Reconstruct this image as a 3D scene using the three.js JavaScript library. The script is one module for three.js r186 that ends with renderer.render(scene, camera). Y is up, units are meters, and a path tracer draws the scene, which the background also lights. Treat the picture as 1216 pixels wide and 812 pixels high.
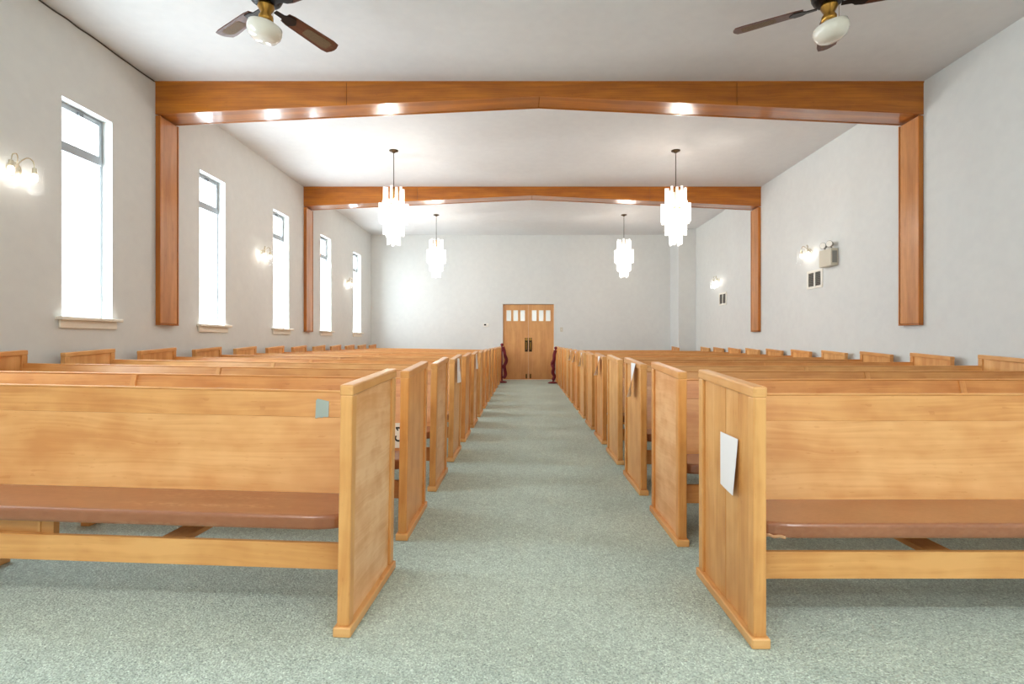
import * as THREE from 'three';
import { RoundedBoxGeometry } from 'three/addons/geometries/RoundedBoxGeometry.js';
import { RectAreaLightUniformsLib } from 'three/addons/lights/RectAreaLightUniformsLib.js';
import { mergeGeometries } from 'three/addons/utils/BufferGeometryUtils.js';

// ---------------------------------------------------------------- camera, light, exposure
const F = 620, W = 1216, H = 812;
const EYE = 1.05;
const scene = new THREE.Scene();
const camera = new THREE.PerspectiveCamera(2 * Math.atan(H / 2 / F) * 180 / Math.PI, W / H, 0.05, 100);
camera.position.set(0, EYE, 0);
camera.lookAt(0, EYE, -1);
camera.setViewOffset(W, H, -11.5, 0.5, W, H);
scene.add(camera);
const renderer = new THREE.WebGLRenderer({ antialias: true });
renderer.toneMapping = THREE.LinearToneMapping;
renderer.toneMappingExposure = 2.0;
renderer.shadowMap.enabled = true;
RectAreaLightUniformsLib.init();
scene.background = new THREE.Color(0.75, 0.85, 1.0);

const WINDOW_LIGHT = 8.8;          // daylight through the frosted panes
const WINDOW_TINT = new THREE.Color(0.75, 0.90, 1.0);
const CHANDELIER_CD = 2.3;
const SCONCE_CD = 0.045;
const CHANCEL_LIGHT = 19.5;         // fluorescent ceiling fixtures over the platform
const LAMP_TINT = new THREE.Color(1.0, 0.925, 0.84);

// room, metres; d = distance in front of the camera (world z = -d)
const XL = -4.12, XR = 4.52, CEIL = 3.975, DB = 14.3, DF = -5.0, MID = 0.2;
const LEFT_RISE = 0.0165;          // the floor climbs a little towards the window wall

// ---------------------------------------------------------------- helpers
let seed = 12345;
function rnd() { seed = (seed * 1664525 + 1013904223) >>> 0; return seed / 4294967296; }
function hash(x, y, s) {
  let h = (x * 374761393 + y * 668265263 + s * 982451653) | 0;
  h = Math.imul(h ^ (h >>> 13), 1274126177); h ^= h >>> 16;
  return (h >>> 0) / 4294967296;
}
function vnoise(x, y, px, py, s) {       // value noise that repeats every px, py cells
  const xi = Math.floor(x), yi = Math.floor(y), fx = x - xi, fy = y - yi;
  const sx = fx * fx * (3 - 2 * fx), sy = fy * fy * (3 - 2 * fy);
  const m = (a, n) => ((a % n) + n) % n;
  const a = hash(m(xi, px), m(yi, py), s), b = hash(m(xi + 1, px), m(yi, py), s);
  const c = hash(m(xi, px), m(yi + 1, py), s), d = hash(m(xi + 1, px), m(yi + 1, py), s);
  return a + (b - a) * sx + (c - a) * sy + (a - b - c + d) * sx * sy;
}
function fbm(u, v, nx, ny, oct, s) {
  let t = 0, a = 0.5, n = 0;
  for (let o = 0; o < oct; o++) { t += a * vnoise(u * nx, v * ny, nx, ny, s + o * 17); n += a; a *= 0.5; nx *= 2; ny *= 2; }
  return t / n;
}
function dataTexture(w, h, fn, metresU, metresV, srgb = true) {
  const data = new Uint8Array(w * h * 4);
  for (let j = 0; j < h; j++) for (let i = 0; i < w; i++) {
    const c = fn(i / w, j / h), k = (j * w + i) * 4;
    data[k] = Math.max(0, Math.min(255, c[0])); data[k + 1] = Math.max(0, Math.min(255, c[1])); data[k + 2] = Math.max(0, Math.min(255, c[2])); data[k + 3] = 255;
  }
  const t = new THREE.DataTexture(data, w, h, THREE.RGBAFormat);
  t.wrapS = t.wrapT = THREE.RepeatWrapping; t.magFilter = THREE.LinearFilter; t.minFilter = THREE.LinearMipmapLinearFilter; t.generateMipmaps = true;
  t.colorSpace = srgb ? THREE.SRGBColorSpace : THREE.NoColorSpace;
  t.repeat.set(1 / metresU, 1 / metresV); t.needsUpdate = true;
  return t;
}
const mix3 = (a, b, t) => [a[0] + (b[0] - a[0]) * t, a[1] + (b[1] - a[1]) * t, a[2] + (b[2] - a[2]) * t];
function woodTexture(light, dark, s, figure = 0.35, size = 512, mu = 1.6, mv = 0.8) {
  return dataTexture(size, size, (u, v) => {
    const warp = (fbm(u, v, 3, 4, 3, s) - 0.5) * 0.09;
    const vv = (v + warp + 2) % 1;
    const broad = fbm(u, vv, 2, 9, 3, s + 5);
    const fine = fbm(u, vv, 5, 90, 2, s + 9);
    const curl = fbm(u, v, 14, 10, 3, s + 13);
    const fleck = fbm(u, vv, 30, 120, 1, s + 23) > 0.93 ? 0.3 : 0;
    let t = (broad - 0.5) * 1.2 + (fine - 0.5) * 0.55 + (curl - 0.5) * figure + 0.4 + fleck;
    return mix3(light, dark, Math.max(0, Math.min(1, t)));
  }, mu, mv);
}
// box mapping in metres; the grain (u) runs along the given axis
function uvMap(g, axis = 0, du = 0, dv = 0) {
  if (g.index) g = g.toNonIndexed();
  const p = g.attributes.position, uv = new Float32Array(p.count * 2);
  const A = new THREE.Vector3(), B = new THREE.Vector3(), C = new THREE.Vector3();
  for (let i = 0; i < p.count; i += 3) {
    A.fromBufferAttribute(p, i); B.fromBufferAttribute(p, i + 1); C.fromBufferAttribute(p, i + 2);
    const n = B.clone().sub(A).cross(C.clone().sub(A)), an = [Math.abs(n.x), Math.abs(n.y), Math.abs(n.z)];
    const dom = an[0] >= an[1] && an[0] >= an[2] ? 0 : an[1] >= an[2] ? 1 : 2;
    const rest = [0, 1, 2].filter(k => k !== dom);
    let ua, va;
    if (dom === axis) { ua = rest[0]; va = rest[1]; } else { ua = axis; va = rest.find(k => k !== axis); }
    [A, B, C].forEach((q, k) => { const c = [q.x, q.y, q.z]; uv[(i + k) * 2] = c[ua] + du; uv[(i + k) * 2 + 1] = c[va] + dv; });
  }
  g.setAttribute('uv', new THREE.BufferAttribute(uv, 2));
  if (g.attributes.uv1) g.deleteAttribute('uv1');
  return g;
}
const taken = {};
function numbered(name) { const n = taken[name] = (taken[name] ?? -1) + 1; return n ? `${name}_${String(n).padStart(3, '0')}` : name; }
function mesh(name, g, m, parent) {
  const o = new THREE.Mesh(g, m); o.name = name; o.castShadow = o.receiveShadow = true;
  if (parent) parent.add(o);
  return o;
}
function tag(o, label, category, group, kind) {
  o.userData.label = label;
  if (category) o.userData.category = category;
  if (group) o.userData.group = group;
  if (kind) o.userData.kind = kind;
  return o;
}
function thing(name, label, category, x = 0, y = 0, z = 0, group, kind) {
  const o = new THREE.Group(); o.name = numbered(name); o.position.set(x, y, z); scene.add(o);
  return tag(o, label, category, group, kind);
}
function part(name, parent) { const o = new THREE.Group(); o.name = name; parent.add(o); return o; }
function rbox(x0, x1, y0, y1, z0, z1, axis = 0, r = 0.004, seg = 1) {
  const w = Math.abs(x1 - x0), h = Math.abs(y1 - y0), d = Math.abs(z1 - z0);
  const rr = Math.min(r, w * 0.45, h * 0.45, d * 0.45);
  const g = rr > 0 ? new RoundedBoxGeometry(w, h, d, seg, rr) : new THREE.BoxGeometry(w, h, d);
  g.translate((x0 + x1) / 2, (y0 + y1) / 2, (z0 + z1) / 2);
  return uvMap(g, axis, 0.37 * y0 + 0.61 * x0, 0.53 * z0 + 0.29 * y1);
}
// an outline in the XY plane pushed along z
function prism(points, z0, z1, axis = 0, bevel = 0, holes = []) {
  const s = new THREE.Shape(points.map(p => new THREE.Vector2(p[0], p[1])));
  for (const h of holes) s.holes.push(new THREE.Path(h.map(p => new THREE.Vector2(p[0], p[1]))));
  const g = new THREE.ExtrudeGeometry(s, { depth: Math.abs(z1 - z0) - 2 * bevel, bevelEnabled: bevel > 0, bevelThickness: bevel, bevelSize: bevel, bevelOffset: -bevel, bevelSegments: 2, curveSegments: 12 });
  g.translate(0, 0, Math.min(z0, z1) + bevel);
  return uvMap(g, axis);
}
function tube(pts, r, seg = 24, radial = 8) {
  return new THREE.TubeGeometry(new THREE.CatmullRomCurve3(pts.map(p => new THREE.Vector3(...p))), seg, r, radial, false);
}
function lathe(pts, seg = 24) { return new THREE.LatheGeometry(pts.map(p => new THREE.Vector2(p[0], p[1])), seg); }
function cyl(r0, r1, h, y, seg = 20) { const g = new THREE.CylinderGeometry(r0, r1, h, seg); g.translate(0, y, 0); return g; }
const std = (o) => new THREE.MeshStandardMaterial(o);
const phy = (o) => new THREE.MeshPhysicalMaterial(o);

// ---------------------------------------------------------------- materials
const plasterBump = dataTexture(512, 512, (u, v) => { const t = 128 + (fbm(u, v, 24, 24, 4, 3) - 0.5) * 150 + (fbm(u, v, 5, 5, 3, 31) - 0.5) * 120; return [t, t, t]; }, 1.5, 1.5, false);
function paint(rgb, s, rough = 0.75) {
  const tex = dataTexture(512, 512, (u, v) => {
    const t = (fbm(u, v, 3, 2, 4, s) - 0.5) * 9 + (fbm(u, v, 40, 40, 2, s + 3) - 0.5) * 5;
    return [rgb[0] + t, rgb[1] + t, rgb[2] + t * 0.9];
  }, 3.1, 3.1);
  return std({ map: tex, bumpMap: plasterBump, bumpScale: 0.0015, roughness: rough });
}
const M = {};
M.wallLeft = M.wallRight = M.wallBack = M.wallPlain = M.reveal = paint([220, 221, 218], 41);   // one off-white paint on all walls and window reveals
M.ceiling = paint([228, 227, 226], 44, 0.7);
M.carpet = std({
  map: dataTexture(1024, 1024, (u, v) => {
    const broad = fbm(u, v, 3, 3, 3, 71) - 0.5, mid = fbm(u, v, 60, 60, 2, 72) - 0.5, tuft = vnoise(u * 330, v * 330, 330, 330, 73) - 0.5, fleck = hash(Math.floor(u * 400), Math.floor(v * 400), 74);
    let t = broad * 16 + mid * 16 + tuft * 46;
    if (fleck > 0.93) t += 34; else if (fleck < 0.08) t -= 34;
    return [191 + t, 206 + t, 195 + t * 0.95];
  }, 1.5, 1.5),
  bumpMap: dataTexture(512, 512, (u, v) => { const t = 255 * (0.6 * vnoise(u * 130, v * 130, 130, 130, 75) + 0.4 * hash(Math.floor(u * 256), Math.floor(v * 256), 76)); return [t, t, t]; }, 0.75, 0.75, false),
  bumpScale: 0.006, roughness: 0.97,
});
const mapleTex = woodTexture([238, 184, 118], [214, 148, 80], 101, 0.9);
const mapleTex2 = woodTexture([234, 176, 106], [206, 138, 70], 151, 0.9);
const curlyTex = woodTexture([248, 204, 154], [226, 166, 108], 201, 1.3, 512, 1.1, 0.7);
const beamTex = woodTexture([196, 116, 24], [146, 76, 6], 301, 0.4, 512, 2.2, 0.7);
const postTex = woodTexture([208, 140, 76], [174, 108, 50], 351, 0.5, 512, 1.6, 0.6);
const doorTex = woodTexture([226, 168, 104], [200, 138, 80], 401, 0.3, 512, 1.6, 0.9);
const varnish = (tex, tint, extra = {}) => phy({ map: tex, color: tint, roughness: 0.42, clearcoat: 0.25, clearcoatRoughness: 0.25, ...extra });
M.woodA = [0xffffff, 0xfff4e6, 0xf7eee2].map(c => varnish(mapleTex, c));
M.woodB = [0xffffff, 0xffefdc, 0xf4eadc].map(c => varnish(mapleTex2, c));
M.curly = [0xffffff, 0xfff2e4, 0xf6ece0].map(c => varnish(curlyTex, c));
M.beam = varnish(beamTex, 0xffffff, { roughness: 0.4, clearcoat: 0.35, clearcoatRoughness: 0.15 });
M.soffit = varnish(beamTex, 0xffffff, { roughness: 0.3, clearcoat: 0.9, clearcoatRoughness: 0.12 });
M.post = varnish(postTex, 0xffffff, { roughness: 0.3, clearcoat: 0.5, clearcoatRoughness: 0.15 });
M.postEdge = varnish(beamTex, 0xffffff);
M.door = varnish(doorTex, 0xffffff, { roughness: 0.4 });
const vinylTex = dataTexture(512, 512, (u, v) => {
  const t = (fbm(u, v, 6, 4, 4, 501) - 0.5) * 26 + (fbm(u, v, 90, 90, 2, 503) - 0.5) * 14;
  return [156 + t, 98 + t, 62 + t];
}, 1.3, 0.8);
const scuffTex = dataTexture(1024, 256, (u, v) => {
  const t = (fbm(u, v, 6, 4, 4, 501) - 0.5) * 26 + (fbm(u, v, 120, 30, 2, 503) - 0.5) * 14;
  const zone = fbm(u, v, 4, 3, 3, 521), grit = fbm(u, v, 200, 60, 2, 523);
  const w = Math.max(0, Math.min(1, (zone - 0.56) * 6)) * Math.max(0, Math.min(1, (grit - 0.45) * 5));
  return mix3([156 + t, 98 + t, 62 + t], [214, 186, 164], w * 0.8);
}, 3.4, 0.5);
M.vinyl = phy({ map: vinylTex, roughness: 0.32, clearcoat: 0.7, clearcoatRoughness: 0.22 });
M.vinylScuffed = phy({ map: scuffTex, roughness: 0.38, clearcoat: 0.5, clearcoatRoughness: 0.28 });
M.white = std({ color: 0xf1ede2, roughness: 0.5 });
M.champagne = std({ color: 0xc9bda0, roughness: 0.25, metalness: 0.9 });
M.aluminium = std({ color: 0xa4a8ab, roughness: 0.5, metalness: 0.3 });
M.latch = std({ color: 0x6d6f70, roughness: 0.5, metalness: 0.6 });
M.sill = std({ color: 0xefe6d6, roughness: 0.45 });
M.pane = phy({ color: 0xffffff, roughness: 0.5, emissive: new THREE.Color(0.93, 0.97, 1.0), emissiveIntensity: 1.0 });
M.brass = std({ color: 0xb0853f, roughness: 0.28, metalness: 0.95 });
M.darkBrass = std({ color: 0x4c3a24, roughness: 0.4, metalness: 0.85 });
M.black = std({ color: 0x1d1817, roughness: 0.4, metalness: 0.4 });
M.tube = phy({ color: 0xffffff, roughness: 0.15, transmission: 0.85, thickness: 0, emissive: new THREE.Color(1.0, 0.96, 0.88), emissiveIntensity: 2.2 });
M.clear = phy({ color: 0xffffff, roughness: 0.06, transmission: 0.985, thickness: 0, emissive: new THREE.Color(1.0, 0.96, 0.9), emissiveIntensity: 0.16 });
M.bulb = std({ color: 0xffffff, emissive: new THREE.Color(1.0, 0.92, 0.78), emissiveIntensity: 1.2 });
M.opal = phy({ color: 0xeeeade, roughness: 0.18, clearcoat: 0.6, clearcoatRoughness: 0.1 });
const bladeTex = woodTexture([112, 58, 30], [66, 30, 16], 601, 0.4, 256, 0.8, 0.3);
M.blade = varnish(bladeTex, 0xffffff, { roughness: 0.4, clearcoat: 0.25, clearcoatRoughness: 0.3 });
M.cane = std({ map: dataTexture(256, 256, (u, v) => {
  const a = Math.abs(Math.sin(u * Math.PI * 16)), b = Math.abs(Math.sin(v * Math.PI * 16)), c = Math.abs(Math.sin((u + v) * Math.PI * 16));
  const hole = a > 0.55 && b > 0.55 && c > 0.25;
  return hole ? [48, 34, 22] : [138, 110, 76];
}, 0.12, 0.12), roughness: 0.6 });
M.paper = std({ color: 0xf4f1f2, roughness: 0.85, side: THREE.DoubleSide });
M.tape = std({ color: 0x9aa7a0, roughness: 0.35, metalness: 0.5 });
M.velvet = phy({ color: 0x6d0c1c, roughness: 0.75, sheen: 0.6, sheenColor: new THREE.Color(0.7, 0.15, 0.2) });
M.burgundy = std({ color: 0x760f20, roughness: 0.4 });
M.beige = std({ color: 0xcfc8b6, roughness: 0.5 });
M.greyPlastic = std({ color: 0x8d8b84, roughness: 0.5 });
M.ventSlot = std({ color: 0x57544e, roughness: 0.8 });
M.joint = std({ color: 0x4a443c, roughness: 0.9 });
M.foam = std({ color: 0xc79a72, roughness: 0.95 });

// ---------------------------------------------------------------- room shell
const shell = (name, g, m, label) => { const o = mesh(name, g, m, scene); return tag(o, label, null, null, 'structure'); };
{
  const L = DB - DF + 0.4;
  const g = prism([[XL - 0.2, -0.2], [XR + 0.2, -0.2], [XR + 0.2, 0], [-0.6, 0], [XL - 0.2, (-(XL - 0.2) - 0.6) * LEFT_RISE]], 0, L, 0);
  g.translate(0, 0, -DB - 0.2);
  uvMap(g, 0);
  shell('floor', g, M.carpet, 'speckled grey green carpet covering the whole hall');
}
shell('ceiling', uvMap(new THREE.BoxGeometry(XR - XL + 0.4, 0.2, DB - DF + 0.4).translate((XL + XR) / 2, CEIL + 0.1, -(DB + DF) / 2), 0), M.ceiling, 'flat off white plaster ceiling');
const WIN = [2.67, 4.67, 6.67, 8.65, 10.69, 12.77].map(d => [d, d + 0.59]);
const WY0 = 1.257, WY1 = 3.26, WMID = 2.80;
{
  // left wall, drawn as (d, y), then turned so that d runs along -z
  const T = 0.22;
  const holes = WIN.map(([a, b]) => [[a, WY0], [a, WY1], [b, WY1], [b, WY0]]);
  const g = prism([[DF, -0.1], [DB, -0.1], [DB, CEIL], [DF, CEIL]], 0, T, 0, 0, holes);
  g.rotateY(Math.PI / 2);                         // x -> -z, z -> x
  g.translate(XL - T, 0, 0);
  shell('wall_left', g, M.wallLeft, 'pale grey green window wall');
}
shell('wall_right', uvMap(new THREE.BoxGeometry(0.2, CEIL + 0.1, DB - DF).translate(XR + 0.1, CEIL / 2 - 0.05, -(DB + DF) / 2), 2), M.wallRight, 'pale cool grey plain side wall');
const DX0 = -0.515, DX1 = 0.885, DTOP = 2.075;
shell('wall_back', prism([[XL - 0.22, -0.1], [DX0, -0.1], [DX0, DTOP], [DX1, DTOP], [DX1, -0.1], [XR + 0.2, -0.1], [XR + 0.2, CEIL], [XL - 0.22, CEIL]], -DB - 0.15, -DB, 0), M.wallBack, 'cream end wall around the double doors');
shell('wall_front', uvMap(new THREE.BoxGeometry(XR - XL + 0.4, CEIL + 0.1, 0.2).translate((XL + XR) / 2, CEIL / 2 - 0.05, -DF + 0.1), 0), M.wallPlain, 'plain platform wall');
shell('wall_chase', rbox(4.065, XR, -0.02, CEIL, -DB, -13.55, 1, 0.01), M.wallBack, 'cream boxed corner chase beside the end wall');
{
  // narrow open joint between ceiling and window wall in the first bay
  const pts = [];
  for (let i = 0; i <= 26; i++) { const d = 2.6 + i * 0.125; pts.push([XL + 0.004, CEIL - 0.012 + (rnd() - 0.5) * 0.012, -d]); }
  const g = tube(pts, 0.007, 80, 5);
  tag(mesh('trim_1', g, M.joint, scene), 'thin dark wavering joint where window wall meets ceiling', null, null, 'structure');
}

// ---------------------------------------------------------------- windows
WIN.forEach(([a, b], i) => {
  const w = new THREE.Group(); w.name = `window_${i + 1}`; scene.add(w);
  w.position.set(XL, WY0, -(a + b) / 2);
  tag(w, 'tall narrow frosted window with a small hinged transom', null, 'tall windows', 'structure');
  const hw = (b - a) / 2, hh = WY1 - WY0, mid = WMID - WY0, fx0 = -0.145, fx1 = -0.1;
  const bar = (n, z0, z1, y0, y1, x0 = fx0, x1 = fx1, m = M.aluminium) => mesh(n, rbox(x0, x1, y0, y1, z0, z1, 1, 0.003), m, w);
  bar('frame_stile', -hw, -hw + 0.035, 0, hh); bar('frame_stile', hw - 0.035, hw, 0, hh);
  bar('frame_rail', -hw + 0.035, hw - 0.035, 0, 0.03); bar('frame_rail', -hw + 0.035, hw - 0.035, hh - 0.03, hh);
  bar('transom_bar', -hw + 0.035, hw - 0.035, mid, mid + 0.06, fx0, fx1 + 0.02);
  // hinged transom sash
  const sash = part('transom_sash', w), s0 = mid + 0.06, s1 = hh - 0.03;
  for (const z of [-hw + 0.035, hw - 0.065]) mesh('sash_stile', rbox(fx0 + 0.005, fx1 + 0.012, s0, s1, z, z + 0.03, 1, 0.003), M.aluminium, sash);
  mesh('sash_rail', rbox(fx0 + 0.005, fx1 + 0.012, s0, s0 + 0.03, -hw + 0.065, hw - 0.065, 2, 0.003), M.aluminium, sash);
  mesh('sash_rail', rbox(fx0 + 0.005, fx1 + 0.012, s1 - 0.035, s1, -hw + 0.065, hw - 0.065, 2, 0.003), M.aluminium, sash);
  mesh('latch', rbox(fx1 + 0.008, fx1 + 0.035, s1 - 0.045, s1 - 0.005, -0.025, 0.025, 2, 0.004), M.latch, sash);
  mesh('pane', rbox(-0.135, -0.125, 0.03, mid, -hw + 0.035, hw - 0.035, 1, 0), M.pane, w);
  mesh('pane', rbox(-0.135, -0.125, s0 + 0.03, s1 - 0.035, -hw + 0.065, hw - 0.065, 1, 0), M.pane, w);
  mesh('reveal_lining', mergeGeometries([
    rbox(-0.1, 0.0, 0, hh, -hw - 0.001, -hw + 0.006, 1, 0), rbox(-0.1, 0.0, 0, hh, hw - 0.006, hw + 0.001, 1, 0), rbox(-0.1, 0.0, hh - 0.006, hh + 0.001, -hw, hw, 2, 0)]), M.reveal, w);
  mesh('window_sill', rbox(-0.1, 0.065, -0.012, 0.018, -hw - 0.06, hw + 0.06, 2, 0.006, 2), M.sill, w);
  mesh('sill_apron', rbox(0.001, 0.022, -0.085, -0.012, -hw - 0.03, hw + 0.03, 2, 0.004), M.sill, w);
  for (const [y0, y1, z] of [[0.03, mid, hw - 0.035], [s0 + 0.03, s1 - 0.035, hw - 0.065]]) {
    const l = new THREE.RectAreaLight(WINDOW_TINT, WINDOW_LIGHT, z * 2, y1 - y0);
    l.position.set(XL - 0.12, WY0 + (y0 + y1) / 2, -(a + b) / 2);
    l.lookAt(XL + 2, WY0 + (y0 + y1) / 2, -(a + b) / 2);
    scene.add(l);
  }
});

// ---------------------------------------------------------------- arched beams and wall posts
function makeBeam(d0, label, ordinal) {
  const d1 = d0 + 0.32, EDGE = CEIL - 0.37, PEAK = CEIL - 0.165, e = 0.006;
  const o = thing('ceiling_beam', label, null, MID, 0, -(d0 + d1) / 2, 'arched beams', 'structure');
  const hw0 = XL - MID, hw1 = XR - MID, th = 0.16;
  const under = x => x < 0 ? PEAK + (EDGE - PEAK) * (x / hw0) : PEAK + (EDGE - PEAK) * (x / hw1);
  const cuts = [hw0, -2.17, 2.22, hw1];
  for (const side of [1, -1]) for (let i = 0; i < 3; i++) {
    const a = cuts[i] + (i ? 0.002 : 0), b = cuts[i + 1] - (i < 2 ? 0.002 : 0);
    const pts = [[a, CEIL], [a, under(a)]]; if (i === 1) pts.push([0, PEAK]); pts.push([b, under(b)], [b, CEIL]);
    mesh('face_board', prism(pts, side * (th - 0.02), side * th, 0, 0.0015), M.beam, o);
  }
  for (const s of [0, 1]) {                       // soffit boards, set a little up between the faces
    const a = s ? 0.003 : hw0, b = s ? hw1 : -0.003, t = 0.018, up = 0.006;
    mesh('soffit_board', prism([[a, under(a) + up + t], [a, under(a) + up], [b, under(b) + up], [b, under(b) + up + t]], -(th - 0.0205), th - 0.0205, 0), M.soffit, o);
  }
  mesh('top_moulding', rbox(hw0, hw1, CEIL - 0.018, CEIL, th, th + 0.008, 0, 0.002), M.beam, o);
}
makeBeam(5.87, 'brown stained arched beam spanning ceiling nearer the ceiling fans', 1);
makeBeam(9.86, 'brown stained arched beam spanning ceiling between two pairs of chandeliers', 2);
function makePost(side, d0, label) {
  const x = side < 0 ? XL : XR, s = -side;        // s points into the room
  const o = thing('wall_post', label, 'post', x, 1.255, -(d0 + 0.16), 'wall posts below the beams');
  const top = CEIL - 0.37 - 1.255, px = 0.05;
  mesh('core', rbox(s * 0.002, s * (px - 0.006), 0, top - 0.012, -0.14, 0.14, 1, 0.002), M.postEdge, o);
  mesh('face_panel', rbox(s * (px - 0.008), s * px, 0.004, top - 0.016, -0.138, 0.138, 1, 0.002), M.post, o);
  for (const z of [-1, 1]) mesh('edge_strip', rbox(s * 0.002, s * (px + 0.006), 0, top - 0.012, z * 0.142, z * 0.16, 1, 0.003), M.postEdge, o);
  mesh('bottom_cap', rbox(s * 0.002, s * (px + 0.006), -0.018, -0.001, -0.16, 0.16, 2, 0.002), M.postEdge, o);
}
makePost(-1, 5.87, 'brown wooden post hanging on window wall beneath beam nearer the fans');
makePost(1, 5.87, 'brown wooden post hanging on plain wall beneath beam nearer the fans');
makePost(-1, 9.86, 'brown wooden post on window wall beneath beam between the chandelier pairs');
makePost(1, 9.86, 'brown wooden post on plain wall beneath beam between the chandelier pairs');

// ---------------------------------------------------------------- double doors and the foyer behind them
{
  const leafW = (DX1 - DX0) / 2;
  for (const s of [0, 1]) {
    const o = new THREE.Group(); o.name = `door_${s + 1}`; scene.add(o);
    const x0 = DX0 + s * leafW + 0.002, x1 = x0 + leafW - 0.003, zf = -DB - 0.05;
    o.position.set((x0 + x1) / 2, 0.012, zf);
    tag(o, s ? 'honey wood door leaf with three small lites, brass pull, beside light switch' : 'honey wood door leaf with three small lites, brass pull, beside thermostat', null, 'double doors', 'structure');
    const hw = (x1 - x0) / 2, hh = DTOP - 0.016;
    const lites = [-0.19, 0, 0.19].map(c => [c - 0.065, c + 0.065]);
    const ly0 = 1.60, ly1 = 1.90;
    mesh('leaf', prism([[-hw, 0], [hw, 0], [hw, hh], [-hw, hh]], -0.045, 0, 1, 0, lites.map(([a, b]) => [[a, ly0], [a, ly1], [b, ly1], [b, ly0]])), M.door, o);
    for (const [a, b] of lites) {
      const p = mesh('pane', rbox(a, b, ly0, ly1, -0.026, -0.02, 1, 0), M.glass ??= phy({ color: 0xffffff, roughness: 0.05, transmission: 1, thickness: 0 }), o);
      mesh('pane_bead', mergeGeometries([rbox(a, a + 0.012, ly0, ly1, -0.018, 0.003, 1, 0), rbox(b - 0.012, b, ly0, ly1, -0.018, 0.003, 1, 0), rbox(a, b, ly0, ly0 + 0.012, -0.018, 0.003, 0, 0), rbox(a, b, ly1 - 0.012, ly1, -0.018, 0.003, 0, 0)]), M.sill, p);
    }
    const hx = s ? -hw + 0.055 : hw - 0.055;
    mesh('pull_plate', rbox(hx - 0.042, hx + 0.042, 0.76, 1.14, 0, 0.006, 1, 0.003), M.darkBrass, o);
    const pull = mesh('pull_handle', tube([[hx, 0.82, 0.006], [hx, 0.83, 0.05], [hx, 0.92, 0.06], [hx, 1.01, 0.05], [hx, 1.02, 0.006]], 0.011, 24, 8), M.brass, o);
    const rose = new THREE.CylinderGeometry(0.034, 0.036, 0.016, 20); rose.rotateX(Math.PI / 2); rose.translate(hx, 1.1, 0.012);
    mesh('lock_rose', rose, M.brass, pull);
    const bolt = mesh('foot_bolt', rbox(hx - 0.02, hx + 0.02, 0.03, 0.15, 0, 0.02, 1, 0.004), M.darkBrass, o);
    mesh('bolt_rod', cyl(0.006, 0.006, 0.14, 0.085, 10).translate(hx, 0, 0.026), M.brass, bolt);
  }
  // thin frame lining the opening
  const fr = new THREE.Group(); fr.name = 'trim_2'; scene.add(fr); tag(fr, 'slim pale door frame lining the doorway', null, null, 'structure');
  mesh('jamb', rbox(DX0 - 0.001, DX0 + 0.003, 0, DTOP, -DB - 0.12, -DB + 0.004, 1, 0), M.sill, fr);
  mesh('jamb', rbox(DX1 - 0.003, DX1 + 0.001, 0, DTOP, -DB - 0.12, -DB + 0.004, 1, 0), M.sill, fr);
  mesh('casing', rbox(DX0 - 0.03, DX0, 0, DTOP + 0.03, -DB, -DB + 0.01, 1, 0.003), M.wallBack, fr);
  mesh('casing', rbox(DX1, DX1 + 0.03, 0, DTOP + 0.03, -DB, -DB + 0.01, 1, 0.003), M.wallBack, fr);
  mesh('casing', rbox(DX0, DX1, DTOP, DTOP + 0.03, -DB, -DB + 0.01, 0, 0.003), M.wallBack, fr);
  mesh('threshold', rbox(DX0, DX1, -0.002, 0.011, -DB - 0.12, -DB + 0.02, 0, 0.003), M.sill, fr);
  // foyer
  const fz0 = -DB - 0.15, fz1 = -DB - 3.0, fx0 = -2.2, fx1 = 2.6;
  shell('floor_foyer', rbox(fx0, fx1, -0.2, 0, fz1, fz0 - 0.05, 0, 0), M.carpet, 'carpet of the foyer behind the doors');
  shell('ceiling_foyer', rbox(fx0, fx1, 2.6, 2.75, fz1, fz0, 0, 0), M.ceiling, 'foyer ceiling behind the doors');
  shell('wall_foyer', mergeGeometries([rbox(fx0 - 0.1, fx0, -0.2, 2.75, fz1, fz0, 1, 0), rbox(fx1, fx1 + 0.1, -0.2, 2.75, fz1, fz0, 1, 0), rbox(fx0 - 0.1, fx1 + 0.1, -0.2, 2.75, fz1 - 0.1, fz1, 1, 0)]), M.wallPlain, 'foyer walls behind the doors');
  const fl = thing('foyer_light', 'flush square foyer light behind the double doors', 'light', 0.2, 2.6, -DB - 1.6);
  mesh('housing', rbox(-0.3, 0.3, -0.05, 0, -0.3, 0.3, 0, 0.01), M.white, fl);
  mesh('diffuser', rbox(-0.27, 0.27, -0.06, -0.05, -0.27, 0.27, 0, 0), M.bulb, fl);
  const l = new THREE.RectAreaLight(0xffffff, 30, 0.52, 0.52); l.position.set(0.2, 2.535, -DB - 1.6); l.lookAt(0.2, 0, -DB - 1.6); scene.add(l);
}

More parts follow.
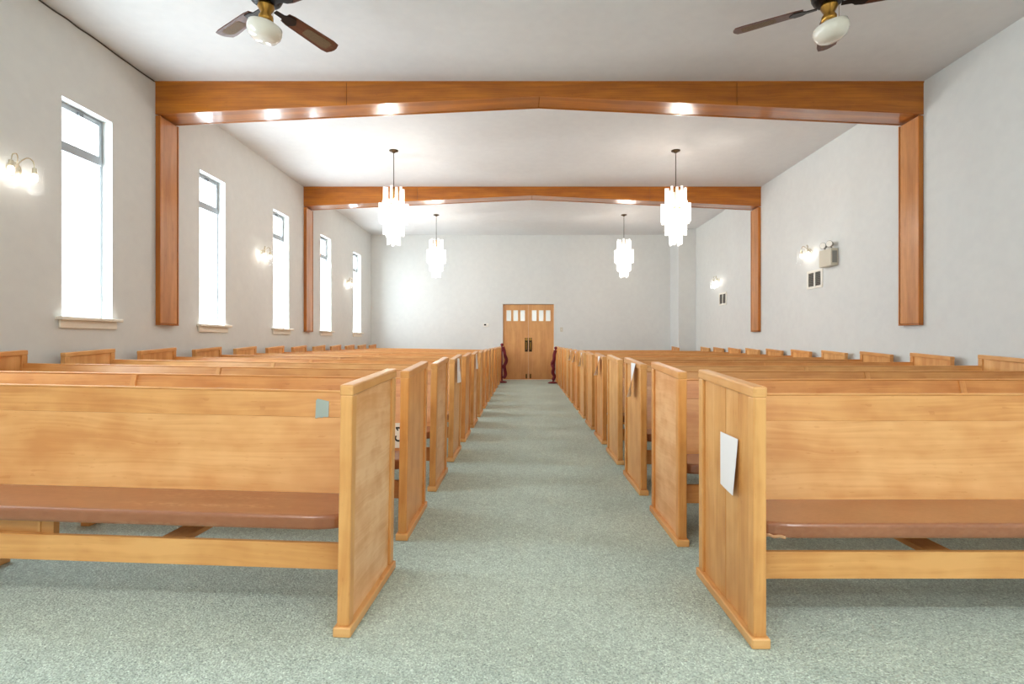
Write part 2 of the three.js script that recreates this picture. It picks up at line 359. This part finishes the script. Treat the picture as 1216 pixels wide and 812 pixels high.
// ---------------------------------------------------------------- pews
const PEW_TOP = 0.817;
function endPanel(parent, x0, x1, mats, style) {
  // framed end with a recessed panel; front at z = 0, back at z = -0.56
  const g = part('end_panel', parent), D = 0.56, hf = 0.895, hb = 0.925, st = 0.05;
  const s = Math.sign(x1 - x0), xi0 = x0 + s * 0.012, xi1 = x1 - s * 0.012;
  const yTop = z => hf + (hb - hf) * (-z / D);
  mesh('front_stile', rbox(x0, x1, 0.034, hf - 0.036, -st, 0, 1, 0.007, 2), mats.b, g);
  mesh('rear_stile', rbox(x0, x1, 0.034, hb - 0.04, -D, -D + st, 1, 0.007, 2), mats.b, g);
  const rail = new RoundedBoxGeometry(Math.abs(x1 - x0) + 0.004, 0.04, Math.hypot(D, hb - hf) + 0.002, 2, 0.007);
  rail.rotateX(Math.atan2(hb - hf, D)); rail.translate((x0 + x1) / 2, (hf + hb) / 2 - 0.02, -D / 2);
  mesh('top_rail', uvMap(rail, 2), mats.a, g);
  mesh('base_shoe', rbox(x0 - s * 0.01, x1 + s * 0.01, 0.0, 0.036, -D - 0.008, 0.01, 2, 0.006, 2), mats.a, g);
  const zc = [-st + 0.004, -D + st - 0.004];
  if (style === 'planks') {
    const n = 4;
    for (let i = 0; i < n; i++) {
      const a = zc[0] + (zc[1] - zc[0]) * i / n - (i ? 0.0012 : 0), b = zc[0] + (zc[1] - zc[0]) * (i + 1) / n + (i < n - 1 ? 0.0012 : 0);
      mesh('plank', rbox(xi0 + s * (i % 2) * 0.0012, xi1, 0.036, yTop((a + b) / 2) - 0.042 , b, a, 1, 0.0015), i % 2 ? mats.a : mats.b, g);
    }
  } else {
    const m = style === 'curly' ? mats.c : mats.a;
    const q = prism([[-zc[0], 0.036], [-zc[1], 0.036], [-zc[1], hb - 0.042], [-zc[0], hf - 0.038]], xi0, xi1, 1);
    // profile drawn as (depth, y): turn depth towards -z, thickness along x
    const p = q.attributes.position, nn = q.attributes.normal;
    for (let i = 0; i < p.count; i++) {
      const dpt = p.getX(i), th = p.getZ(i); p.setX(i, th); p.setZ(i, -dpt);
      const nx = nn.getX(i), nz = nn.getZ(i); nn.setX(i, nz); nn.setZ(i, -nx);
    }
    mesh('panel', uvMap(q, style === 'curly' ? 2 : 1, 0.2, 0.1), m, g);
  }
  return g;
}
function slanted(x0, x1, t0, t1, thick, zShift, axis, r = 0.004) {
  // a board lying in the reclined plane of the backrest, t measured from the seat (0) to the top (1)
  const y0 = 0.36, y1 = PEW_TOP, z0 = -0.405, z1 = -0.535, len = Math.hypot(y1 - y0, z1 - z0);
  const g = new RoundedBoxGeometry(Math.abs(x1 - x0), (t1 - t0) * len, thick, 2, Math.min(r, thick * 0.45));
  g.rotateX(-Math.atan2(z0 - z1, y1 - y0));
  const t = (t0 + t1) / 2;
  g.translate((x0 + x1) / 2, y0 + (y1 - y0) * t, z0 + (z1 - z0) * t + zShift);
  return uvMap(g, axis, 0.3 * t0, 0.7 * t1);
}
function seatGeometry(s, a, b) {
  const z0 = 0.065, z1 = 0.415, rx = 0.15, rz = 0.075, pts = [];
  pts.push([a, z1], [a, z0 + rz]);
  for (let i = 1; i <= 10; i++) { const f = i / 10 * Math.PI / 2; pts.push([a + rx * (1 - Math.cos(f)), z0 + rz * (1 - Math.sin(f))]); }
  for (let i = 10; i >= 0; i--) { const f = i / 10 * Math.PI / 2; pts.push([b - rx * (1 - Math.cos(f)), z0 + rz * (1 - Math.sin(f))]); }
  pts.push([b, z1]);
  const sh = new THREE.Shape(pts.map(p => new THREE.Vector2(s * p[0], p[1])));
  const g = new THREE.ExtrudeGeometry(sh, { depth: 0.024, bevelEnabled: true, bevelThickness: 0.015, bevelSize: 0.013, bevelOffset: -0.013, bevelSegments: 4 });
  g.rotateX(-Math.PI / 2);                        // (x, depth) -> (x, -z), thickness up
  g.translate(0, 0.015, 0);
  g.rotateX(-0.045); g.translate(0, 0.352, 0);    // leans back a little
  return uvMap(g, 0);
}
function makePew(s, len, row, style) {
  const o = new THREE.Group();
  const v = row % 3, mats = { a: M.woodA[v], b: M.woodB[v], c: M.curly[v] };
  const T = 0.045, a = T, b = len - T;
  endPanel(o, 0, s * T, mats, style);
  endPanel(o, s * (len - T), s * len, mats, 'plain');
  const seat = mesh('seat', seatGeometry(s, a + 0.003, b - 0.003), row === 0 && s < 0 ? M.vinylScuffed : M.vinyl, o);
  const back = part('backrest', o);
  mesh('lower_board', slanted(s * a, s * b, -0.02, 0.7432, 0.021, -0.0006, 0, 0.001), mats.a, back);
  mesh('upper_board', slanted(s * a, s * b, 0.744, 0.985, 0.022, 0, 0, 0.001), mats.b, back);
  mesh('top_cap', slanted(s * a, s * b, 0.978, 1.004, 0.03, 0, 0, 0.006), mats.a, back);
  const bx = s < 0 ? (row ? 1.83 : 1.95) : 1.885;
  mesh('joint_batten', slanted(s * (bx - 0.018), s * (bx + 0.018), 0.09, 0.985, 0.012, 0.014, 1, 0.003), mats.b, back);
  mesh('stretcher', rbox(s * a, s * b, 0.187, 0.285, -0.132, -0.11, 0, 0.003), mats.b, o);
  for (const [x, w] of [[0.74, 0.095], [len - 0.74, 0.095]]) mesh('brace', rbox(s * (x - w / 2), s * (x + w / 2), 0.262, 0.283, -0.44, -0.132, 2, 0.002), mats.b, o);
  // centre support under the seat with curved gussets
  const c = len / 2 + 0.08, c0 = c - 0.58, c1 = c + 0.58, pts = [[c0, 0.35], [c0, 0.19]];
  for (let i = 1; i <= 10; i++) { const f = i / 10 * Math.PI / 2; pts.push([c0 + 0.53 * Math.sin(f), 0.05 + 0.14 * Math.cos(f)]); }
  pts.push([c - 0.05, 0.03], [c + 0.05, 0.03]);
  for (let i = 10; i >= 1; i--) { const f = i / 10 * Math.PI / 2; pts.push([c1 - 0.53 * Math.sin(f), 0.05 + 0.14 * Math.cos(f)]); }
  pts.push([c1, 0.19], [c1, 0.35]);
  mesh('foot', rbox(s * (c - 0.024), s * (c + 0.024), 0, 0.042, -0.5, -0.125, 2, 0.003), mats.a, o);
  const sup = prism(pts.map(p => [s * p[0], p[1]]), -0.158, -0.133, 0);
  mesh('centre_support', sup, mats.b, o);
  mesh('support_trim', rbox(s * (c0 + 0.05), s * (c0 + 0.062), 0.287, 0.345, -0.1325, -0.128, 1, 0.001), mats.b, o);
  return o;
}
const ORD = ['foremost', 'second', 'third', 'fourth', 'fifth', 'sixth', 'seventh', 'eighth', 'ninth', 'tenth', 'eleventh', 'twelfth', 'thirteenth', 'hindmost'];
const pewAt = { l: [], r: [] };
const cache = {};
for (let k = 0; k < 14; k++) for (const side of ['l', 'r']) {
  const left = side === 'l', s = left ? -1 : 1;
  const len = left ? 3.44 : k === 13 ? 3.13 : 3.6;
  const style = left ? (k === 0 ? 'curly' : ['plain', 'plain', 'curly'][k % 3]) : (k === 0 ? 'planks' : k === 1 ? 'curly' : ['plain', 'planks', 'plain'][k % 3]);
  const key = `${side}${style}${k % 3}${k === 0}${len}`;
  const o = cache[key] ? cache[key].clone() : (cache[key] = makePew(s, len, k, style));
  o.name = numbered('church_pew'); scene.add(o);
  const x = left ? -0.615 + 0.005 * k : 0.795 + 0.008 * k, d = left ? 1.855 + 0.9 * k : 1.788 + 0.887 * k;
  o.position.set(x, 0.0, -d);
  if (left) { o.rotation.z = -LEFT_RISE; o.position.y = 0.0008; if (k === 0) o.rotation.y = -0.038; }
  const where = left ? 'on the window side of the aisle' : 'on the plain wall side of the aisle';
  tag(o, `${ORD[k]} honey maple pew with brown vinyl seat ${where}`, 'pew', left ? 'pews on the window side' : 'pews on the plain wall side');
  pewAt[side].push(o);
}

// ---------------------------------------------------------------- papers and tape on the pews
function place(o, pew, x, y, z) {               // flat against the reclined backrest of a pew
  pew.updateMatrixWorld(true);
  o.position.copy(pew.localToWorld(new THREE.Vector3(x, y, z)));
  o.quaternion.copy(pew.quaternion).multiply(new THREE.Quaternion().setFromEuler(new THREE.Euler(-Math.atan2(0.13, 0.457), 0, 0)));
}
function curledPaper(w, h, curl, bow) {
  // hangs from y = 0 downwards, width along z, bowed out along +x
  const g = new THREE.PlaneGeometry(w, h, 14, 10), p = g.attributes.position;
  for (let i = 0; i < p.count; i++) {
    const u = p.getX(i) / w + 0.5, t = 0.5 - p.getY(i) / h;
    const a = curl * t * u;
    p.setXYZ(i, bow * Math.sin(u * Math.PI) * t + 0.05 * curl * t * u * u, -t * h, -(u - 0.5) * w * Math.cos(a * 0.9));
  }
  g.computeVertexNormals();
  // back sheet a hair behind gives the paper its thickness
  const q = g.clone(); q.translate(-0.0006, 0, 0); const ix = q.index.array; for (let i = 0; i < ix.length; i += 3) { const t = ix[i]; ix[i] = ix[i + 1]; ix[i + 1] = t; }
  q.computeVertexNormals();
  return mergeGeometries([g, q]);
}
function sheet(label, x, y, d, w, h, curl, bow, sign, group) {
  const g = curledPaper(w, h, curl, bow); g.translate(0.002, 0, 0); if (sign < 0) g.rotateY(Math.PI);
  const o = tag(mesh(numbered('paper_sheet'), g, M.paper, scene), label, 'paper', group);
  o.position.set(x, y, -d); return o;
}
{
  const o = sheet('blank white sheet stuck on end of the foremost pew opposite the window side', 0.803, 0.688, 2.02, 0.17, 0.21, 0.35, 0.006, -1);
  o.rotation.x = 0.0;
  for (const [k, w, h, c] of [[2, 0.15, 0.24, 1.1], [4, 0.14, 0.2, 1.2], [6, 0.13, 0.19, 1.0], [7, 0.13, 0.17, 1.2], [8, 0.12, 0.17, 1.0]])
    sheet(`curled paper notice hanging on end of the ${ORD[k]} pew along the plain wall side`, 0.795 + 0.008 * k - 0.005, 0.895, 1.788 + 0.887 * k + 0.2, w, h, c, 0.012, -1, 'curled notices on pew ends');
  for (const [k, w, h, c] of [[3, 0.15, 0.22, 0.35], [5, 0.13, 0.19, 0.3]])
    sheet(`curled paper notice hanging on end of the ${ORD[k]} pew along the window side`, -0.615 + 0.005 * k + 0.016, 0.895, 1.855 + 0.9 * k + 0.24, w, h, c, 0.012, 1, 'curled notices on pew ends');
  // printed card standing on the second pew's seat against its backrest
  const cv = document.createElement('canvas'); cv.width = 256; cv.height = 192;
  const c = cv.getContext('2d'); c.fillStyle = '#f5f1e6'; c.fillRect(0, 0, 256, 192);
  c.fillStyle = '#15130f'; c.font = 'bold 88px sans-serif'; c.textAlign = 'center'; c.textBaseline = 'middle';
  for (const [ch, y] of [['1', 42], ['C', 122]]) { c.save(); c.translate(182, y); c.rotate(-Math.PI / 2); c.fillText(ch, 0, 0); c.restore(); }
  const tex = new THREE.CanvasTexture(cv); tex.colorSpace = THREE.SRGBColorSpace;
  const g = new THREE.BoxGeometry(0.2, 0.15, 0.003);
  const card = mesh('lettered_card', g, std({ map: tex, roughness: 0.8 }), scene);
  tag(card, 'white card with sideways black letters standing on the second pew', 'card');
  place(card, pewAt.l[1], -0.185, 0.476, -0.4225);
  // grey tape patch on the foremost window-side pew
  const ts = new THREE.Shape([[-0.03, 0], [-0.027, 0.082], [-0.02, 0.09], [0.032, 0.072], [0.03, 0.002], [0.02, 0.0], [0.01, 0.004], [0, 0], [-0.012, 0.004]].map(p => new THREE.Vector2(...p)));
  const tg = new THREE.ExtrudeGeometry(ts, { depth: 0.001, bevelEnabled: false });
  const tp = tag(mesh('tape_patch', uvMap(tg, 0), M.tape, scene), 'small grey tape patch stuck on backrest of the foremost window-side pew', 'tape');
  place(tp, pewAt.l[0], -0.316, 0.7, -0.4884); tp.rotateZ(0.13);
  // torn seam under the seat corner of the foremost pew on the plain wall side
  const tear = [];
  for (let i = 0; i < 7; i++) { const f = 0.35 + i * 0.14; tear.push([0.048 + 0.15 * (1 - Math.cos(f)), 0.353 + 0.004 * (i % 2), -(0.065 + 0.075 * (1 - Math.sin(f))) + 0.003]); }
  mesh('torn_seam', tube(tear, 0.006, 28, 6), M.foam, pewAt.r[0]);
}

// ---------------------------------------------------------------- chandeliers
function makeChandelier() {
  const o = new THREE.Group();
  mesh('ceiling_canopy', lathe([[0.001, -0.035], [0.02, -0.035], [0.035, -0.02], [0.065, -0.012], [0.07, 0], [0.001, 0]]), M.darkBrass, o);
  mesh('chain', cyl(0.006, 0.006, 0.57, -0.31, 8), M.darkBrass, o);
  const frame = part('frame', o);
  mesh('stem', cyl(0.012, 0.012, 0.62, -0.9, 10), M.brass, frame);
  const T = [ // ring radius, tube count, top, length
    [0.145, 12, -0.595, 0.27], [0.205, 16, -0.83, 0.28], [0.145, 12, -0.88, 0.42], [0.085, 8, -1.02, 0.43]];
  T.forEach(([r, n, top, len], k) => {
    const ring = new THREE.TorusGeometry(r - 0.004, 0.005, 6, 32); ring.rotateX(Math.PI / 2); ring.translate(0, top - 0.03, 0);
    mesh('ring', ring, M.brass, frame);
    const tg = new THREE.CylinderGeometry(0.019, 0.019, len, 10, 1, true); tg.translate(0, -len / 2, 0);
    for (let i = 0; i < n; i++) {
      const a = (i + k * 0.5) / n * Math.PI * 2, t = mesh('glass_tube', tg, M.tube, o);
      t.position.set(r * Math.cos(a), top + (i % 2 ? 0.022 : 0), r * Math.sin(a));
    }
    const arm = mergeGeometries([0, 1, 2, 3].map(i => { const g = new THREE.CylinderGeometry(0.004, 0.004, r, 6); g.rotateZ(Math.PI / 2); g.translate(r / 2, top - 0.03, 0); g.rotateY(i * Math.PI / 2); return g; }));
    mesh('spokes', arm, M.brass, frame);
  });
  for (let i = 0; i < 6; i++) {
    const a = i / 6 * Math.PI * 2, b = mesh('bulb', new THREE.SphereGeometry(0.026, 14, 10), M.bulb, o);
    b.scale.y = 1.5; b.position.set(0.075 * Math.cos(a), i % 2 ? -0.78 : -0.95, 0.075 * Math.sin(a));
  }
  return o;
}
const ch0 = makeChandelier();
[[-1.96, 8.0, 'tiered glass tube chandelier between the beams over the window-side pews'], [2.36, 8.0, 'tiered glass tube chandelier between the beams over the plain-wall-side pews'],
 [-1.96, -0.1, 'tiered glass tube chandelier before the platform over window side'], [2.36, -0.1, 'tiered glass tube chandelier before the platform over plain wall side'],
 [-1.97, 12.05, 'tiered glass tube chandelier before the end wall over window-side pews'], [2.36, 12.05, 'tiered glass tube chandelier before the end wall over plain-wall-side pews']].forEach(([x, d, label], i) => {
  const o = i ? ch0.clone() : ch0; o.name = numbered('chandelier'); scene.add(o);
  o.position.set(x, CEIL, -d); o.rotation.y = i * 0.37;
  tag(o, label, 'chandelier', 'glass tube chandeliers');
  for (const y of [-1.02, -1.2]) {
    const l = new THREE.PointLight(LAMP_TINT, CHANDELIER_CD / 2, 0, 2); l.castShadow = true; l.shadow.radius = 2.2; l.position.set(x, CEIL + y, -d); scene.add(l);
  }
});

// ---------------------------------------------------------------- wall sconces
function makeSconce() {      // on a wall in the plane x = 0, room towards +x
  const o = new THREE.Group();
  const bp = new THREE.CylinderGeometry(0.055, 0.06, 0.02, 24); bp.rotateZ(Math.PI / 2); bp.translate(0.012, 0.06, 0);
  mesh('back_plate', bp, M.champagne, o);
  for (const s of [-1, 1]) {
    mesh('arm', tube([[0.02, 0.06, 0], [0.06, 0.13, s * 0.015], [0.085, 0.165, s * 0.05], [0.09, 0.15, s * 0.085], [0.09, 0.09, s * 0.1]], 0.0045, 24, 6), M.champagne, o);
    const lamp = part('lamp', o);
    mesh('socket', cyl(0.016, 0.018, 0.045, 0.075, 14).translate(0.09, 0, s * 0.1), M.champagne, lamp);
    const b = new THREE.SphereGeometry(0.024, 14, 10); b.scale(1, 1.6, 1); b.translate(0.09, 0.02, s * 0.1);
    mesh('bulb', b, M.bulb, lamp);
    // rounded glass plates hung round the bulb
    const plate = (w, h) => { const sh = new THREE.Shape(), r = 0.03; sh.moveTo(-w / 2 + r, -h / 2); sh.lineTo(w / 2 - r, -h / 2); sh.quadraticCurveTo(w / 2, -h / 2, w / 2, -h / 2 + r); sh.lineTo(w / 2, h / 2 - r); sh.quadraticCurveTo(w / 2, h / 2, w / 2 - r, h / 2); sh.lineTo(-w / 2 + r, h / 2); sh.quadraticCurveTo(-w / 2, h / 2, -w / 2, h / 2 - r); sh.lineTo(-w / 2, -h / 2 + r); sh.quadraticCurveTo(-w / 2, -h / 2, -w / 2 + r, -h / 2); const g = new THREE.ExtrudeGeometry(sh, { depth: 0.008, bevelEnabled: true, bevelThickness: 0.002, bevelSize: 0.002, bevelSegments: 2 }); g.translate(0, 0, -0.004); return g; };
    for (let i = 0; i < 4; i++) {
      const g = plate(0.085, 0.23); g.translate(0, 0, 0.052); g.rotateY(i * Math.PI / 2 + Math.PI / 4); g.translate(0.09, 0.0, s * 0.1);
      mesh('glass_plate', g, M.clear, lamp);
    }
  }
  return o;
}
const sc0 = makeSconce();
[[-1, 4.22, 'two-lamp glass wall sconce beside window close to the ceiling fans'], [-1, 8.27, 'two-lamp glass wall sconce between the beams on window wall'], [-1, 12.3, 'two-lamp glass wall sconce on window wall close to end wall'],
 [1, 8.17, 'two-lamp glass wall sconce next to emergency light box'], [1, 11.97, 'two-lamp glass wall sconce on plain wall close to end wall']].forEach(([s, d, label], i) => {
  const o = i ? sc0.clone() : sc0; o.name = numbered('wall_sconce'); scene.add(o);
  o.position.set(s < 0 ? XL : XR, 2.385, -d); if (s > 0) o.rotation.y = Math.PI;
  tag(o, label, 'sconce', 'glass wall sconces');
  for (const k of [-1, 1]) {
    const l = new THREE.PointLight(LAMP_TINT, SCONCE_CD / 2, 0, 2); l.castShadow = true; l.shadow.radius = 1; l.position.set((s < 0 ? XL + 0.09 : XR - 0.09), 2.405, -d + k * 0.1); scene.add(l);
  }
});

// ---------------------------------------------------------------- ceiling fans
function makeFan(x, d, angles, globeTilt, label) {
  const o = thing('ceiling_fan', label, 'ceiling fan', x, CEIL, -d, 'ceiling fans');
  mesh('ceiling_canopy', lathe([[0.001, -0.06], [0.02, -0.06], [0.05, -0.035], [0.068, -0.005], [0.068, 0], [0.001, 0]]), M.brass, o);
  mesh('downrod', cyl(0.012, 0.012, 0.2, -0.14, 12), M.brass, o);
  const motor = mesh('motor_housing', lathe([[0.001, -0.2], [0.05, -0.205], [0.1, -0.23], [0.12, -0.26], [0.12, -0.33], [0.105, -0.36], [0.08, -0.375], [0.001, -0.375]], 32), M.black, o);
  mesh('brass_band', lathe([[0.118, -0.275], [0.124, -0.28], [0.124, -0.31], [0.118, -0.315]], 32), M.brass, motor);
  const lk = part('light_fitting', o);
  mesh('fitter', lathe([[0.001, -0.375], [0.055, -0.377], [0.06, -0.405], [0.035, -0.45], [0.052, -0.475], [0.052, -0.52], [0.001, -0.52]], 28), M.brass, lk);
  const globe = lathe([[0.05, 0.0], [0.054, -0.014], [0.095, -0.02], [0.12, -0.034], [0.124, -0.065], [0.118, -0.095], [0.095, -0.128], [0.06, -0.146], [0.001, -0.152]], 36);
  globe.rotateZ(globeTilt); globe.translate(0, -0.512, 0);
  mesh('globe', globe, M.opal, lk);
  mesh('pull_chain', cyl(0.002, 0.002, 0.14, -0.47, 6).translate(0.062, 0, 0.02), M.brass, lk);
  for (const deg of angles) {
    const bl = part('fan_blade', o);
    bl.rotation.y = deg * Math.PI / 180; bl.position.y = -0.385;
    const outline = [[0.17, -0.05], [0.22, -0.062], [0.60, -0.078], [0.655, -0.07], [0.675, -0.03], [0.68, 0], [0.675, 0.03], [0.655, 0.07], [0.60, 0.078], [0.22, 0.062], [0.17, 0.05]];
    const tilt = g => { g.rotateX(Math.PI / 2); g.rotateX(-0.2); return g; };
    mesh('blade_board', uvMap(tilt(prism(outline, -0.004, 0.004, 0, 0.0015)), 0), M.blade, bl);
    const cane = [[0.36, -0.03], [0.385, -0.042], [0.57, -0.05], [0.615, -0.035], [0.615, 0.035], [0.57, 0.05], [0.385, 0.042], [0.36, 0.03]];
    mesh('cane_inset', uvMap(tilt(prism(cane, 0.0035, 0.0055, 0)), 0), M.cane, bl);
    const br = mergeGeometries([uvMap(tilt(prism([[0.08, -0.018], [0.15, -0.022], [0.18, -0.045], [0.235, -0.05], [0.26, -0.02], [0.27, 0], [0.26, 0.02], [0.235, 0.05], [0.18, 0.045], [0.15, 0.022], [0.08, 0.018]], 0.004, 0.012, 0, 0.002)), 0)]);
    mesh('blade_bracket', br, M.black, bl);
  }
  return o;
}
makeFan(-1.93, 3.94, [64, 144, 334, 244], -0.16, 'four blade ceiling fan with wood and cane blades over window-side pews');
makeFan(2.32, 3.94, [61, 149, 338, 246], 0.22, 'four blade ceiling fan with wood and cane blades over plain-wall-side pews');

// ---------------------------------------------------------------- wall fittings
{
  const e = thing('emergency_light', 'beige emergency light box with twin lamp heads beside a sconce', 'emergency light', XR, 2.14, -7.6);
  mesh('case', rbox(-0.11, -0.001, 0, 0.25, -0.15, 0.15, 2, 0.01, 2), M.beige, e);
  mesh('side_panel', rbox(-0.09, -0.02, 0.04, 0.21, 0.15, 0.154, 1, 0.002), M.greyPlastic, e);
  for (const z of [-0.08, 0.08]) {
    const h = part('lamp_head', e);
    mesh('swivel', cyl(0.012, 0.012, 0.03, 0.262, 10).translate(-0.06, 0, z), M.greyPlastic, h);
    const g = new THREE.CylinderGeometry(0.048, 0.03, 0.07, 20); g.rotateZ(Math.PI / 2); g.rotateY(0.5); g.translate(-0.07, 0.315, z);
    mesh('reflector', g, M.greyPlastic, h);
    const f = new THREE.CylinderGeometry(0.042, 0.042, 0.006, 20); f.rotateZ(Math.PI / 2); f.translate(-0.037, 0, 0); f.rotateY(0.5); f.translate(-0.07, 0.315, z);
    mesh('lens', f, M.white, h);
  }
  for (const [d, label] of [[8.04, 'two-section wall vent grille below sconce near emergency light'], [11.72, 'small wall vent grille below sconce close to end wall']]) {
    const v = thing('wall_vent', label, 'vent', XR, 2.01, -d, 'wall vents');
    mesh('frame', mergeGeometries([rbox(-0.014, -0.001, -0.14, -0.105, -0.21, 0.21, 2, 0), rbox(-0.014, -0.001, 0.105, 0.14, -0.21, 0.21, 2, 0), rbox(-0.014, -0.001, -0.105, 0.105, -0.21, -0.17, 1, 0), rbox(-0.014, -0.001, -0.105, 0.105, 0.17, 0.21, 1, 0), rbox(-0.014, -0.001, -0.105, 0.105, -0.018, 0.018, 1, 0)]), M.white, v);
    mesh('duct', rbox(-0.003, -0.001, -0.105, 0.105, -0.17, 0.17, 1, 0), M.ventSlot, v);
    const sg = new THREE.BoxGeometry(0.01, 0.004, 0.15); sg.rotateZ(0.6);
    for (const z of [-0.094, 0.094]) for (let i = 0; i < 10; i++) mesh('slat', sg, M.greyPlastic, v).position.set(-0.008, -0.095 + i * 0.021, z);
  }
  const t = thing('thermostat', 'white wall thermostat with dark display beside the doors', 'thermostat', -0.98, 1.5, -DB);
  mesh('case', rbox(-0.075, 0.075, -0.045, 0.045, 0.001, 0.03, 0, 0.008, 2), M.white, t);
  mesh('display', rbox(-0.05, 0.01, -0.012, 0.03, 0.03, 0.032, 0, 0.001), M.black, t);
  const sw = thing('light_switch', 'pale light switch plate on the end wall', 'switch', 1.09, 1.38, -DB);
  mesh('plate', rbox(-0.036, 0.036, -0.06, 0.06, 0.001, 0.008, 1, 0.003), M.beige, sw);
  mesh('toggle', rbox(-0.006, 0.006, -0.012, 0.014, 0.008, 0.02, 1, 0.002), M.white, sw);
}

// ---------------------------------------------------------------- rope stanchions by the doors
function stanchion(x, d, h, lean, label, drape) {
  const o = thing('rope_stanchion', label, 'stanchion', x, 0.001, -d, 'stanchions by the doors');
  mesh('base', lathe([[0.001, 0], [0.13, 0], [0.13, 0.018], [0.1, 0.032], [0.03, 0.045], [0.001, 0.05]], 28), M.burgundy, o);
  const p = new THREE.CylinderGeometry(0.017, 0.021, h - 0.06, 14); p.translate(0, (h - 0.06) / 2 + 0.03, 0);
  const post = mesh('post', p, M.burgundy, o); post.rotation.z = lean;
  const k = lathe([[0.001, h + 0.03], [0.03, h + 0.015], [0.042, h - 0.01], [0.03, h - 0.035], [0.02, h - 0.05]], 18);
  mesh('finial', k, M.burgundy, post);
  const pts = [];
  for (const [dx, yy] of drape) pts.push([dx, yy * h, 0.03 + 0.02 * Math.sin(yy * 20)]);
  mesh('velvet_rope', tube(pts, 0.042, 60, 10), M.velvet, o);
}
stanchion(-0.505, 13.37, 0.98, 0, 'dark red stanchion with thick draped rope on the thermostat side of the doors', [[0.03, 0.93], [0.06, 0.82], [0.075, 0.72], [0.115, 0.6], [0.1, 0.52], [0.06, 0.44], [0.075, 0.33], [0.09, 0.22], [0.05, 0.12]]);
stanchion(0.79, 13.15, 0.9, -0.075, 'dark red leaning stanchion with hanging rope on the switch side of the doors', [[0.06, 0.92], [0.03, 0.8], [0.02, 0.66], [-0.025, 0.54], [0.01, 0.42], [-0.01, 0.3], [0.03, 0.2], [0.0, 0.1]]);

// ---------------------------------------------------------------- lights over the platform behind the camera
for (const [x, z, label] of [[-1.9, 1.4, 'long fluorescent ceiling fixture over platform on window side'], [2.3, 1.4, 'long fluorescent ceiling fixture over platform on plain wall side'],
  [-1.9, 3.4, 'long fluorescent ceiling fixture close to platform wall on window side'], [2.3, 3.4, 'long fluorescent ceiling fixture close to platform wall on plain wall side']]) {
  const o = thing('ceiling_light', label, 'ceiling light', x, CEIL, z, 'platform ceiling lights');
  mesh('housing', rbox(-0.7, 0.7, -0.07, 0, -0.2, 0.2, 0, 0.01), M.white, o);
  mesh('diffuser', rbox(-0.68, 0.68, -0.085, -0.07, -0.18, 0.18, 0, 0), M.pane, o);
  const l = new THREE.RectAreaLight(new THREE.Color(0.95, 0.98, 1.0), CHANCEL_LIGHT, 1.34, 0.34);
  l.position.set(x, CEIL - 0.09, z); l.lookAt(x, 0, z); scene.add(l);
}

renderer.render(scene, camera);
